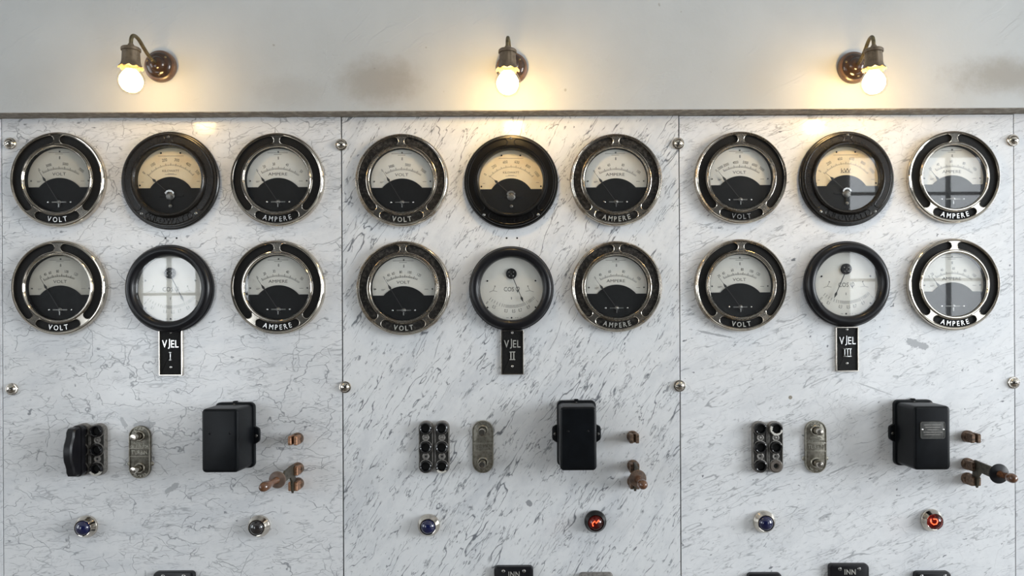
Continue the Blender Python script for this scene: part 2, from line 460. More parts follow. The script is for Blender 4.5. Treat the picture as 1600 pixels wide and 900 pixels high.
M['back_paint'] = plain('back_wall_paint', (0.07, 0.07, 0.07), 0.8, var=0.06, scale=2)
M['ceiling_paint'] = plain('ceiling_paint', (0.72, 0.72, 0.70), 0.85, var=0.03, scale=2)
M['floor_tile'] = plain('floor_stone', (0.16, 0.14, 0.12), 0.4, var=0.15, scale=5)
M['sash'] = plain('window_sash_paint', (0.10, 0.10, 0.10), 0.5)

# ------------------------------------------------------------------ room shell (metres)
def mbox(name, lo, hi, mat, parent=None):
    m = MB()
    x0, y0, z0 = lo; x1, y1, z1 = hi
    m.box(x0 / S, x1 / S, z0 / S, z1 / S, -y1 / S, -y0 / S)
    return m.build(name, mat, parent)
WALL_D = 30                                  # plaster stands 30 units proud of the marble
WZ = P(845, 172, WALL_D).z                   # lower edge of the plaster
struct(mbox('floor', (ROOM_X0 - .2, ROOM_Y - .2, -0.1), (ROOM_X1 + .2, 0.2, 0.0), M['floor_tile']))
struct(mbox('ceiling', (ROOM_X0 - .2, ROOM_Y - .2, ROOM_H), (ROOM_X1 + .2, 0.2, ROOM_H + 0.1), M['ceiling_paint']))
def wall_with_holes(name, along, fixed0, fixed1, a0, a1, holes, mat):
    """wall of boxes around window openings, joined to one mesh"""
    m = MB(); cuts = sorted(holes)
    def seg(p, q, z0, z1):
        if q - p < 1e-4 or z1 - z0 < 1e-4: return
        if along == 'x': m.box(p / S, q / S, z0 / S, z1 / S, -fixed1 / S, -fixed0 / S)
        else: m.box(fixed0 / S, fixed1 / S, z0 / S, z1 / S, -q / S, -p / S)
    c = a0
    for (p, q, z0, z1) in cuts:
        seg(c, p, 0, ROOM_H); seg(p, q, 0, z0); seg(p, q, z1, ROOM_H); c = q
    seg(c, a1, 0, ROOM_H)
    return struct(m.build(name, mat))
wall_with_holes('wall_rear', 'x', ROOM_Y - 0.2, ROOM_Y, ROOM_X0, ROOM_X1, WIN_BACK, M['back_paint'])
wall_with_holes('wall_right', 'y', ROOM_X1, ROOM_X1 + 0.2, ROOM_Y, 0.0, [WIN_RIGHT], M['room_paint'])
wall_with_holes('wall_left', 'y', ROOM_X0 - 0.2, ROOM_X0, ROOM_Y, 0.0, [FILL_WIN_LEFT], M['room_paint'])
def window(n, along, fixed, p, q, z0, z1, nx, nz):
    o = bpy.data.objects.new('window_%d' % n, None); COL.objects.link(o); struct(o)
    def bar(name, a, b, c, d):
        m = MB()
        if along == 'x': m.box(a / S, b / S, c / S, d / S, -(fixed + .025) / S, -(fixed - .025) / S)
        else: m.box((fixed - .025) / S, (fixed + .025) / S, c / S, d / S, -b / S, -a / S)
        m.build(name, M['sash'], o)
    fw = 0.06
    bar('sash_rail', p, q, z0, z0 + fw); bar('sash_rail', p, q, z1 - fw, z1)
    bar('sash_stile', p, p + fw, z0 + fw, z1 - fw); bar('sash_stile', q - fw, q, z0 + fw, z1 - fw)
    for i in range(1, nx):
        x = p + (q - p) * i / nx; bar('glazing_bar', x - .012, x + .012, z0 + fw, z1 - fw)
    for i in range(1, nz):
        z = z0 + (z1 - z0) * i / nz; bar('glazing_bar', p + fw, q - fw, z - .012, z + .012)
window(1, 'x', ROOM_Y - 0.1, *WIN_BACK[0], 6, 6)
window(2, 'x', ROOM_Y - 0.1, *WIN_BACK[1], 6, 7)
window(3, 'y', ROOM_X1 + 0.1, *WIN_RIGHT, 5, 5)
window(4, 'y', ROOM_X0 - 0.1, *FILL_WIN_LEFT, 5, 5)  # added window framing the left fill light

# wall that carries the board: plaster above, plain returns beside the slabs
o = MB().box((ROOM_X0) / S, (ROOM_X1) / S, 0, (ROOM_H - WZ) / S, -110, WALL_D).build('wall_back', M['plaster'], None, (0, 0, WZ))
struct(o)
EDGE0, EDGE1 = P(-520, 500).x, P(2110, 500).x
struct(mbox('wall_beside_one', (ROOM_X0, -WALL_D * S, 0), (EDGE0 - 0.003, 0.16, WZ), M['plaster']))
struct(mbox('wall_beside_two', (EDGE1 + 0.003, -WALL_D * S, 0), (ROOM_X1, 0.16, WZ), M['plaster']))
# rough unpainted edge under the plaster
def ragged():
    m = MB(); n = 420; x0, x1 = EDGE0 / S, EDGE1 / S
    rng = random.Random(3); rings = []
    a = b = 0
    for i in range(n + 1):
        x = x0 + (x1 - x0) * i / n
        a = a * 0.6 + rng.uniform(-0.7, 0.7); b = b * 0.7 + rng.uniform(-.6, .6)
        zf, zb = -1.6 + a * 0.7, -1.2 + b * 0.6
        rings.append([(x, 0.5, -15), (x, 0.5, WALL_D - 0.6 + 0.3 * a), (x, zf * 0.5, WALL_D - 0.9 + 0.5 * b), (x, zf, WALL_D - 3), (x, zb, 12), (x, zb, -15)])
    m.rings(rings, True, True, True)
    return m.build('trim_1', M['mortar'], None, (0, 0, WZ))
struct(ragged())
struct(mbox('wall_core', (EDGE0, 0.035, 0), (EDGE1, 0.16, WZ), M['mortar']))

# ------------------------------------------------------------------ marble slabs
SLABS = [  # photo x of the left and right joint, top y, material, label
    (-520, 3.2, 182, marble('marble_zero', 9, net=0.7, streak=0.3, angle=R(8), cloud=0.6), 'narrow strip of marble slab at the far left picture edge'),
    (4.6, 534.0, 182, marble('marble_one', 1, net=0.9, streak=0.45, angle=R(8), fleck=0.8, cloud=0.55,
        blots=((-0.44, -1.05, 0.17, 0.05, 0, 0.55), (-0.76, -1.03, 0.05, 0.11, 0.4, 0.5), (-0.02, -2.05, 0.16, 0.05, 0.6, 0.5)), white=(0.80, 0.805, 0.815)), 'left marble slab with a net of crooked grey veins'),
    (536.0, 1061.6, 182, marble('marble_two', 2, net=0.0, streak=1.0, angle=R(56), fleck=0.9, cloud=0.70,
        blots=((0.27, -2.32, 0.045, 0.06, 0.6, 0.7),), white=(0.80, 0.81, 0.82)), 'middle marble slab with steep diagonal dark streaks'),
    (1063.2, 1584.6, 180, marble('marble_three', 3, net=0.25, streak=0.62, angle=R(24), fleck=0.95, cloud=0.45,
        blots=((1.10, 0.15, 0.19, 0.065, -0.25, 0.62), (0.42, -0.55, 0.30, 0.010, -0.35, 0.5), (-2.1, 0.32, 0.36, 0.02, -0.2, 0.55)), white=(0.84, 0.85, 0.865)), 'right marble slab, palest of the slabs, with flecks and a grey patch'),
    (1586.0, 2110, 178, marble('marble_four', 4, net=0.2, streak=0.5, angle=R(20), cloud=0.35), 'strip of marble slab at the right picture edge'),
]
slab_objs = []
for (a, b, ty, mat, lab) in SLABS:
    xa, xb = P(a, 540).x, P(b, 540).x
    zt, zb = P((a + b) / 2 if 0 < a < 1500 else 845, ty).z, 0.12
    cx = (xa + xb) / 2; cz = P(845, 555).z
    m = MB().box((xa - cx) / S, (xb - cx) / S, (zb - cz) / S, (zt - cz) / S, -20, 0, 0.35)
    o = m.build('marble_slab', mat, None, (cx, 0, cz), 20)
    tag(o, lab, 'marble slab', 'marble slabs of the board'); slab_objs.append(o)
struct(mbox('baseboard_back', (EDGE0, -0.02, 0), (EDGE1, 0.035, 0.118), M['mortar']))
def slab_child(idx, px, py, mb, name, mat):
    s = slab_objs[idx]; o = mb.build(name, mat, s)
    o.location = P(px, py) - s.location
    return o
for idx, px, py in ((1, 258.7, 372), (1, 276, 372), (2, 791.5, 372), (2, 808, 372)):
    slab_child(idx, px, py, MB().lathe([(0.01, 0.12), (1.5, 0.12), (1.7, -1.5)], 12, cap0=True), 'drilled_hole', M['dark_hole'])
slab_child(3, 1235, 621, MB().lathe([(0.01, 0.4), (2.6, 0.4), (3.0, 0), (3.0, -1.5)], 14, cap0=True), 'filler_plug', M['plug_tan'])

# slotted dome bolts on the joints
def bolt(px, py, ang, label):
    t = thing('dome_bolt', label, 'bolt', P(px, py, 2), 'slotted bolts holding the marble slabs')
    MB().lathe([(9.2, -2), (9.2, 0.2), (8.6, 0.9), (7.6, 1.0)], 28, cap0=True, cap1=True).build('washer', M['nickel_mid'], t)
    m = MB(); prof = []
    for i in range(8):
        a = PI / 2 * i / 7; prof.append((max(7.4 * math.cos(a), 0.01), 0.8 + 5.2 * math.sin(a)))
    m.lathe(prof, 28, cap0=True); h = m.build('dome_head', M['nickel'], t)
    c, s = math.cos(ang), math.sin(ang)
    o2 = []
    for (x, z) in ((-6.6, -0.7), (6.6, -0.7), (6.6, 0.7), (-6.6, 0.7)):
        o2.append((x * c - z * s, x * s + z * c))
    arc = []
    n = 10
    top, bot = [], []
    for i in range(n + 1):
        x = -6.9 + 13.8 * i / n
        d = 0.8 + 5.2 * math.sqrt(max(0, 1 - (x / 7.4) ** 2)) + 0.12
        for zz, lst in ((0.6, top), (-0.6, bot)): lst.append((x * c - zz * s, x * s + zz * c, d))
    MB().rings([top, bot], False).build('slot', M['dark_hole'], h)
for px, py, a, lab in (
    (15, 224, 0.5, 'slotted dome bolt beside the upper left VOLT gauge, left edge'),
    (533, 226, -0.6, 'upper slotted dome bolt on the joint between left and middle slabs'),
    (1060, 224, 1.2, 'upper slotted dome bolt on the joint between middle and right slabs'),
    (1583.5, 219, 0.2, 'upper slotted dome bolt on the joint at the right picture edge'),
    (18, 608, 0.6, 'lower slotted dome bolt at the left picture edge'),
    (539, 605, 0.9, 'lower slotted dome bolt on the joint between left and middle slabs'),
    (1062, 603, -0.2, 'lower slotted dome bolt on the joint between middle and right slabs'),
    (1584.5, 598, 0.1, 'lower slotted dome bolt on the joint at the right picture edge')):
    bolt(px, py, a, lab)

# ------------------------------------------------------------------ gauges
def screw(parent, x, z, d, r, mat, name='screw', ang=0.6, label=None):
    o = MB().ball(x, z, d, r, 14, True, 0.6).build(name, mat, parent)
    c, s = math.cos(ang), math.sin(ang)
    MB().prism([(x + a * c - b * s, z + a * s + b * c) for a, b in ((-r * .8, -r * .13), (r * .8, -r * .13), (r * .8, r * .13), (-r * .8, r * .13))], d + r * 0.35, d + r * 0.62).build('slot', M['dark_hole'], o)
    return o

def disc_cut(r, z0, hump_r, hump_cz, n=40):
    """lower dial mask: disc below the chord z0 plus a hump"""
    o = []
    a0 = math.asin(z0 / r)
    for i in range(n + 1):               # right chord end, along the bottom, to the left chord end
        a = a0 - (PI + 2 * a0) * i / n
        o.append((r * math.cos(a), r * math.sin(a)))
    hx = math.sqrt(hump_r ** 2 - (z0 - hump_cz) ** 2)
    b0 = math.atan2(z0 - hump_cz, -hx); b1 = math.atan2(z0 - hump_cz, hx)
    for i in range(n // 2 + 1):
        b = b0 + (b1 - b0) * i / (n // 2)
        o.append((hump_r * math.cos(b), hump_cz + hump_r * math.sin(b)))
    return o

def ticks(m, cx, cz, angs, r0, r1, wd, d):
    for a, big in angs:
        c, s = math.cos(a), math.sin(a); q = r1 + (1.6 if big else 0); h = wd * (1.4 if big else 1) / 2
        m.add([(cx + r0 * c - h * s, cz + r0 * s + h * c, d), (cx + r0 * c + h * s, cz + r0 * s - h * c, d),
               (cx + q * c + h * s, cz + q * s - h * c, d), (cx + q * c - h * s, cz + q * s + h * c, d)], [(0, 1, 2, 3)])

def pointer(parent, cx, cz, ang, length, d, rh=0.72, mat=None, wd=0.45, rw=2.0):
    m = MB(); c, s = math.cos(ang), math.sin(ang)
    def tp(a, b): return (cx + a * c - b * s, cz + a * s + b * c)
    out = [(-7, -wd), (length * (rh - .08), -wd * .7), (length * rh, -rw), (length * (rh + .1), -wd * .6), (length, -0.12),
           (length, 0.12), (length * (rh + .1), wd * .6), (length * rh, rw), (length * (rh - .08), wd * .7), (-7, wd)]
    m.prism([tp(a, b) for a, b in out], d, d + 0.5)
    return m.build('pointer', mat or M['ink'], parent)

B = [R(90), R(233), R(307)]        # webs of the bezel
def nickel_gauge(px, py, rad, word, nums, pa, label, mats, dial, maker_top=True):
    t = thing('round_gauge', label, 'gauge', P(px, py, 5), 'nickel-rimmed gauges')
    t.location.y = 0.0
    k = rad / 73.0
    met, inl, lett = mats
    def mb(): return MB()
    def bld(m, name, mat, parent):
        m.v = [(x * k, z * k, d) for x, z, d in m.v]; return m.build(name, mat, parent)
    m = mb().lathe([(40, 0), (72.2, 0), (73, 1.5), (73, 5), (72.5, 7.6), (71.6, 9.6), (70.4, 10.4), (69.2, 10.0), (68.5, 8.8), (68.3, 5.5),
                    (55.0, 5.5), (54.9, 9.2), (54.3, 11.4), (53.0, 12.6), (51.6, 12.6), (50.4, 11.2), (49.8, 9.4), (49.4, 1.0), (40, 1.0)], 96)
    bez = bld(m, 'bezel', met, t)
    for a in B:
        bld(mb().prism(bridge(a, R(10.2), 61.6, 6.75), 5, 9.3), 'bezel_web', met, bez)
    for i, (a0, a1) in enumerate(((B[0], B[1]), (B[1], B[2]), (B[2], B[0] + 2 * PI))):
        so = slot(a0 + R(10.2), a1 - R(10.2), 61.6, 6.65)
        bld(mb().prism(so, 5, 6.6), 'name_panel' if i == 1 else 'black_inlay', inl, bez)
        bld(mb().tube([(x, z, 9.2) for x, z in so], 0.5, 6, closed=True), 'slot_edge', met, bez)
    m = mb().arc_text(word, 8.0, 61.6, R(270), 6.5, inward=True, h=2.6, gap=0.30 if len(word) == 4 else 0.34, sx=0.88)
    m.letters(k, lett, bez)
    bld(mb().lathe([(49.3, 8.2), (49.2, 2.0), (49.0, 2.0), (49.1, 8.2)], 64), 'dial_well', M['mask'], t)
    dl = bld(mb().lathe([(0.01, 2), (49.6, 2), (49.6, 1)], 64, cap0=True), 'dial', dial, t)
    # print: ticks, figures, word
    m = mb(); pz = -34.0
    aa = [R(a) for _, a in nums]
    hi, lo = min(max(aa), R(119)), min(aa) + 0
    n = 34
    ticks(m, 0, pz, [(hi + (lo - hi) * i / n, i % 5 == 0) for i in range(n + 1)], 51.0, 53.6, 0.5, 2.10)
    arc = [(51.0 * math.cos(hi + (lo - hi) * i / 24), pz + 51.0 * math.sin(hi + (lo - hi) * i / 24)) for i in range(25)]
    m.rings([[(x, z, 2.1) for x, z in arc], [(x * 1.006, pz + (z - pz) * 1.006, 2.1) for x, z in arc]], False)
    for s, a in nums:
        rr = 59.5; m.text(s, 4.6, rr * math.cos(R(a)), pz + rr * math.sin(R(a)), 2.12, R(a) - PI / 2, sx=0.72)
    m.text(word, 4.9, -1, 9.5, 2.12, sx=1.25)
    m.text('8', 5.0, 0, 34.5, 2.12, sx=0.7)
    bld(m, 'scale_print', M['ink'], dl)
    m = mb()
    for x0, x1, z in ((-17, 15, 42.6), (-7, 5, 40.2), (-35, -29, -1.5), (32, 38, -1.5), (-35, -31, -3)):
        m.box(x0, x1, z - .35, z + .35, 2.05, 2.12)
    bld(m, 'small_print', M['ink_grey'], dl)
    mk = bld(mb().prism(disc_cut(49.4, -11, 41, -37.5), 2.2, 3.2), 'dial_mask', M['mask'], t)
    for x, z in ((0, 44.2), (-44, -1), (44, -1)):
        bld(mb().ball(x, z, 2, 1.3, 10, True), 'dial_screw', M['dull_steel'], dl)
    pointer(t, 0, pz * k, R(pa), 58 * k, 5.2, 0.70)
    pv = bld(mb().box(-11, 11, pz - .9, pz + .9, 3.2, 4.4).ball(0, pz, 4.2, 3.4, 14, True, .5), 'pivot_bridge', M['dull_steel'], t)
    bld(mb().box(-0.8, 0.8, pz - 8, pz - 1, 4.2, 5.4, 0.2).ball(0, pz, 5.4, 1.5, 10, True), 'pivot_stem', M['steel'], pv)
    for x in (-17.5, -9.5, 9.5, 17.5):
        bld(mb().ball(x, pz, 3.2, 1.5 if abs(x) > 12 else 1.1, 10, True, .6), 'bridge_screw', M['silver'] if abs(x) > 12 else M['dull_steel'], pv)
    bld(mb().lathe([(0.01, 9.2), (49.9, 9.2), (49.9, 8.4), (0.01, 8.4)], 64), 'cover_glass', M['glass'], t)
    return t

bright = (M['nickel'], M['inlay'], M['silver']); worn = (M['nickel_worn'], M['inlay_dusty'], M['letter_metal']); mid = (M['nickel_mid'], M['inlay'], M['silver'])
V1 = [('0', 122), ('3000', 106.6), ('5000', 81.4), ('7000', 56)]
V2 = [('0', 121), ('40', 113.5), ('60', 106), ('80', 94.5), ('100', 81), ('120', 66.5)]
A1 = [('0', 123.7), ('20', 111.6), ('30', 96.7), ('40', 76.7), ('50', 53)]
A2 = [('0', 125), ('40', 116), ('60', 100.5), ('80', 78.8), ('100', 52.5)]
V3 = [('0', 129), ('2000', 121.5), ('3000', 111.5), ('4000', 96.7), ('5000', 81.4), ('6000', 67), ('7000', 54.7)]
V4 = [('20', 124), ('40', 116), ('60', 101.7), ('80', 86.5), ('100', 72), ('120', 61)]
A3 = [('20', 126), ('40', 112.5), ('60', 91.6), ('80', 71.6), ('100', 53)]
A4 = [('0', 128), ('20', 122), ('40', 106), ('60', 88), ('80', 70), ('100', 54)]
nickel_gauge(91.5, 281, 74, 'VOLT', V1, 122, 'VOLT gauge with 7000 scale, nickel rim, top left of the board', bright, M['dial_grey'])
nickel_gauge(434, 281, 73, 'AMPERE', A1, 124, 'upper AMPERE gauge with 50 scale on the left slab', bright, M['dial_white'])
nickel_gauge(93, 449.5, 74, 'VOLT', V2, 121, 'VOLT gauge with 120 scale, lower row, far left', bright, M['dial_grey'])
nickel_gauge(434.5, 449, 73.5, 'AMPERE', A1, 124, 'lower AMPERE gauge on the left slab', bright, M['dial_white'])
nickel_gauge(628, 282, 72.5, 'VOLT', V1, 121, 'upper VOLT gauge with dusty rim on the middle slab', worn, M['dial_white'])
nickel_gauge(962.5, 281.5, 72, 'AMPERE', A2, 126, 'upper AMPERE gauge with dusty rim on the middle slab', worn, M['dial_white'])
nickel_gauge(630.5, 450.5, 73.5, 'VOLT', V2, 121, 'lower VOLT gauge with dusty rim on the middle slab', worn, M['dial_white'])
nickel_gauge(963.5, 448, 71, 'AMPERE', A2, 126, 'lower AMPERE gauge with dusty rim on the middle slab', worn, M['dial_white'])
nickel_gauge(1157, 278, 72, 'VOLT', V3, 128, 'upper VOLT gauge with seven figures on the right slab', (M['nickel_worn'], M['inlay'], M['silver']), M['dial_white'])
nickel_gauge(1489.5, 277, 72, 'AMPERE', A3, 128, 'upper AMPERE gauge with bright rim on the right slab', bright, M['dial_white'])
nickel_gauge(1157, 446, 72, 'VOLT', V4, 126, 'lower VOLT gauge with 120 scale on the right slab', (M['nickel_worn'], M['inlay'], M['letter_metal']), M['dial_white'])
nickel_gauge(1489.5, 444.5, 72, 'AMPERE', A4, 126, 'lower AMPERE gauge with bright rim on the right slab', bright, M['dial_white'])

def kilowatt_gauge(px, py, rad, nums, word, label, brown):
    t = thing('round_gauge', label, 'gauge', P(px, py, 5), 'black-rimmed kilowatt gauges'); t.location.y = 0.0
    k = rad / 76.0; blk = M['black_brown'] if brown else M['black']
    def bld(m, name, mat, parent):
        m.v = [(x * k, z * k, d) for x, z, d in m.v]; return m.build(name, mat, parent)
    m = MB().lathe([(45, 0), (75.4, 0), (76, 1.5), (75.6, 4.5), (74.2, 6), (72.6, 6.2), (72.2, 8.6), (71.4, 10), (69.8, 10.2), (69.2, 9.2), (58.2, 9.2), (57.8, 11),
                    (57, 14.2), (55.4, 15.6), (53.4, 15.2), (52.2, 13.4), (51.4, 11), (51, 1), (45, 1)], 96)
    bez = bld(m, 'bezel', blk, t)
    webs = [R(90), R(231), R(309)]
    rm, hw = 63.6, 4.9
    for i, (a0, a1) in enumerate(((webs[0], webs[1]), (webs[1], webs[2]), (webs[2], webs[0] + 2 * PI))):
        so = slot(a0 + R(9.5), a1 - R(9.5), rm, hw)
        bld(MB().tube([(x, z, 9.4) for x, z in so], 0.7, 8, closed=True), 'panel_ridge', blk, bez)
    for a in webs:
        c, s = math.cos(a), math.sin(a)
        screw(bez, (rm + 3.2) * c, (rm + 3.2) * s, 9.4, 2.3 if True else 2, M['steel'] if a > R(100) else M['dull_steel'], 'rim_screw', 0.3 + a)
    MB().arc_text('KILOWATT', 8.8, rm, R(270), 9.0, inward=True, h=1.6, gap=0.18, sx=0.95).letters(k, blk, bez)
    dl = bld(MB().lathe([(0.01, 2), (51.2, 2), (51.2, 1)], 64, cap0=True), 'dial', M['dial_cream'], t)
    cz = -20; m = MB()
    hi, lo = R(140), R(40); n = 50
    ticks(m, 0, cz, [(hi + (lo - hi) * i / n, i % 5 == 0) for i in range(n + 1)], 43.4, 45.6, 0.45, 2.1)
    for i, s in enumerate(nums):
        a = R(142 - 104 * i / 5.0)
        m.text(s, 5.0, 53 * math.cos(a), cz + 53 * math.sin(a), 2.12, a - PI / 2, sx=0.8)
    if word == 'kW': m.text('kW', 7.2, 0, 13.5, 2.12, sx=1.1)
    else: m.text(word, 3.6, 0, 15.4, 2.12, sx=1.05)
    bld(m, 'scale_print', M['ink'], dl)
    m = MB()
    for x0, x1, z in ((-20, 20, 38.4), (-9, 9, 9.8), (-5, 5, 11), (-46, -42, -2), (40, 45, -1)): m.box(x0, x1, z - .35, z + .35, 2.05, 2.12)
    bld(m, 'small_print', M['ink_grey'], dl)
    for x, z in ((-15, 43), (15, 43), (-48, -7), (48, -7)):
        bld(MB().ball(x, z, 2, 1.4, 10, True), 'dial_screw', M['mask'], dl)
    bld(MB().prism(disc_cut(51, -11.5, 37.5, -31.5), 2.2, 3.2), 'dial_mask', M['mask'], t)
    pz = -21
    pointer(t, 0, pz * k, R(138.5), 46 * k, 6.0, 0.68, rw=2.3)
    pv = bld(MB().prism(rrect(40, 3.2, 1.2, 0, pz - 2), 3.2, 4.4), 'pivot_bridge', M['mask'], t)
    bld(MB().ball(0, pz - 3, 4.4, 6.8, 20, True, .35), 'pivot_disc', M['dull_steel'], pv)
    arc = [(7.4 * math.cos(R(a)), pz - 1 + 7.4 * math.sin(R(a))) for a in range(15, 166, 10)] + [(5.6 * math.cos(R(a)), pz - 2 + 5.6 * math.sin(R(a))) for a in range(165, 14, -10)]
    bld(MB().prism(arc, 4.6, 6.9), 'pivot_crescent', M['silver'], pv)
    bld(MB().box(-1.8, 1.8, pz - 20, pz - 6, 4.2, 5.2, 0.2), 'pivot_stem', M['mask'], pv)
    bld(MB().ball(0.5, pz - 18.5, 5.0, 2.9, 12, True, .6), 'zero_screw', M['dull_steel'], pv)
    bld(MB().lathe([(0.01, 10.4), (51.6, 10.4), (51.6, 9.6), (0.01, 9.6)], 64), 'cover_glass', M['glass'], t)
kilowatt_gauge(265.5, 282, 76.5, ['0', '100', '200', '300', '400', '500'], 'KILOWATT', 'black-rimmed KILOWATT gauge with 500 scale on the left slab', True)
kilowatt_gauge(798.5, 284, 73.5, ['0', '200', '400', '600', '800', '1000'], 'KILOWATT', 'black-rimmed KILOWATT gauge below the middle lamp', False)
kilowatt_gauge(1323, 279, 74, ['0', '200', '400', '600', '800', '1000'], 'kW', 'black-rimmed KILOWATT gauge with kW on its dial', True)

def cos_gauge(px, py, rad, tip, tenth, label):
    t = thing('round_gauge', label, 'gauge', P(px, py, 5), 'black cos phi gauges'); t.location.y = 0.0
    k = rad / 67.0
    def bld(m, name, mat, parent):
        m.v = [(x * k, z * k, d) for x, z, d in m.v]; return m.build(name, mat, parent)
    prof = [(44, 0), (66.6, 0), (67, 3), (66.8, 7), (65.6, 7.4), (65.2, 10), (63.5, 13.5), (60.5, 15.8), (57, 16.2), (53.5, 15), (51, 12), (49.8, 9), (49.4, 1), (44, 1)]
    bez = bld(MB().lathe(prof, 96), 'bezel', M['bakelite'], t)
    dl = bld(MB().lathe([(0.01, 2), (49.6, 2), (49.6, 1)], 64, cap0=True), 'dial', M['dial_white'], t)
    cz = 23.7; m = MB()
    lab = [('0', -40.4), (tenth, -28), ('0,3', -8.7), ('0,5', 3.2), ('0,7', 13.3), ('0,9', 26.7), ('1', 43)]
    for s, a in lab:
        b = R(a - 90); m.text(s, 5.4, 59.6 * math.cos(b), cz + 59.6 * math.sin(b), 2.12, b + PI / 2, sx=0.62)
    tk = [-40.4, -36, -31, -26, -21, -16.5, -13] + [-10 + 2.05 * i for i in range(18)] + [28, 31, 33, 34.5, 36, 38, 40.5, 43]
    ticks(m, 0, cz, [(R(a - 90), False) for a in tk], 49.5, 54.5, 0.55, 2.1)
    m.text('COS', 7.2, -4, -0.8, 2.12, sx=0.85); m.text('\u03c6', 9.0, 9.8, -1.6, 2.12, sx=0.8)
    m.text('8', 4.2, 0, -15, 2.12, sx=0.6)
    for x in (-8, -6, 6, 9, 14): m.box(x, x + 1.2, -46.4, -45.6, 2.05, 2.12)
    m.add([(x, z, 2.11) for x, z in circle(1.4, 0, -46, 10)], [tuple(range(10))])
    bld(m, 'scale_print', M['ink'], dl)
    m = MB()
    for s in (-1, 1):
        m.tube([(s * 26, 3, 2.1), (s * 29, -3, 2.1)], 0.3, 4)
        m.tube([(s * 22.5, -4.4, 2.1), (s * 29, -3, 2.1), (s * 35, -5.2, 2.1)], 0.3, 4)
        m.add([(s * 26 + x, 4 + z, 2.12) for x, z in circle(1.1, 0, 0, 8)], [tuple(range(8))])
    bld(m, 'small_print', M['ink_grey'], dl)
    for x, z in ((-38, 12.5), (38, 12.5), (-38, -29.5), (38, -29.5)):
        bld(MB().ball(x, z, 2, 1.4, 10, True), 'dial_screw', M['mask'], dl)
    hub = bld(MB().lathe([(8.4, 2), (8.4, 4.4), (7.8, 5), (0.01, 5)], 28), 'pointer_hub', M['mask'], t)
    for x, z in ((-3.6, 2.5), (3.6, 2.5), (0, -0.5), (-3, -3.5), (3, -3.5)):
        bld(MB().ball(x, cz + z, 5, 1.0, 8, True), 'hub_screw', M['steel'], hub)
    for ob in [hub]: ob.location.z += 0.0
    hub.data.transform(Matrix.Translation((0, 0, cz * k * S)))
    a = math.atan2(tip[1] - cz, tip[0]); L = math.hypot(tip[0], tip[1] - cz)
    pointer(t, 0, cz * k, a, L * k, 5.4, 0.86, wd=0.7, rw=2.0)
    bld(MB().lathe([(0.01, 9.0), (50, 9.0), (50, 8.2), (0.01, 8.2)], 64), 'cover_glass', M['glass'], t)
cos_gauge(265, 451, 68.5, (22, -20), '0,1', 'black round cos phi gauge on the left slab, above plate numbered I')
cos_gauge(799, 451, 66, (19, -22), '0,5', 'black round cos phi gauge on the middle slab, above plate numbered II')
cos_gauge(1323, 444, 67, (-20, -22), '0,1', 'black round cos phi gauge on the right slab, above plate numbered III')

# ------------------------------------------------------------------ name plates
def nameplate(px, py, wd, ht, num, label, lett):
    t = thing('nameplate', label, 'sign', P(px, py, 2), 'black plates under the cos phi gauges'); t.location.y = 0
    out = rrect(wd, ht, 1.6); inn = inset(out, 2.1)
    MB().prism(inn, 0, 2.2).build('plate', M['inlay'], t)
    MB().rings([[(x, z, d) for x, z in o] for o, d in ((out, 0), (out, 3.4), (inset(out, .5), 4), (inset(out, 1.6), 4), (inn, 3.2), (inn, 0))]).build('border', M['nickel_mid'], t)
    MB().line_text('VJEL', 12.0, 0, 13.5 * ht / 71, 2.0, 1.8, 0.13, 0.74).letters(1, lett, t)
    n = len(num); m = MB(); z0 = -5.5 * ht / 71
    for i in range(n):
        x = (i - (n - 1) / 2) * 4.4
        m.box(x - 0.9, x + 0.9, z0 - 6, z0 + 6, 2.0, 3.8, 0.2)
    m.box(-n * 2.2, n * 2.2, z0 + 5.2, z0 + 6.6, 2.0, 3.8, 0.2).box(-n * 2.2, n * 2.2, z0 - 6.6, z0 - 5.2, 2.0, 3.8, 0.2)
    m.build('numeral', lett, t)
    for z in (31 * ht / 71, -22.5 * ht / 71): screw(t, 0, z, 2.2, 2.0, M['silver'], 'plate_screw', 0.1)
nameplate(267, 551, 37, 72, 'I', 'black nameplate with the numeral I', M['silver'])
nameplate(800.5, 550.5, 35.5, 69.5, 'II', 'black nameplate with the numeral II', M['letter_metal'])
nameplate(1323.5, 545.5, 35.5, 70, 'III', 'black nameplate with the numeral III', M['silver'])

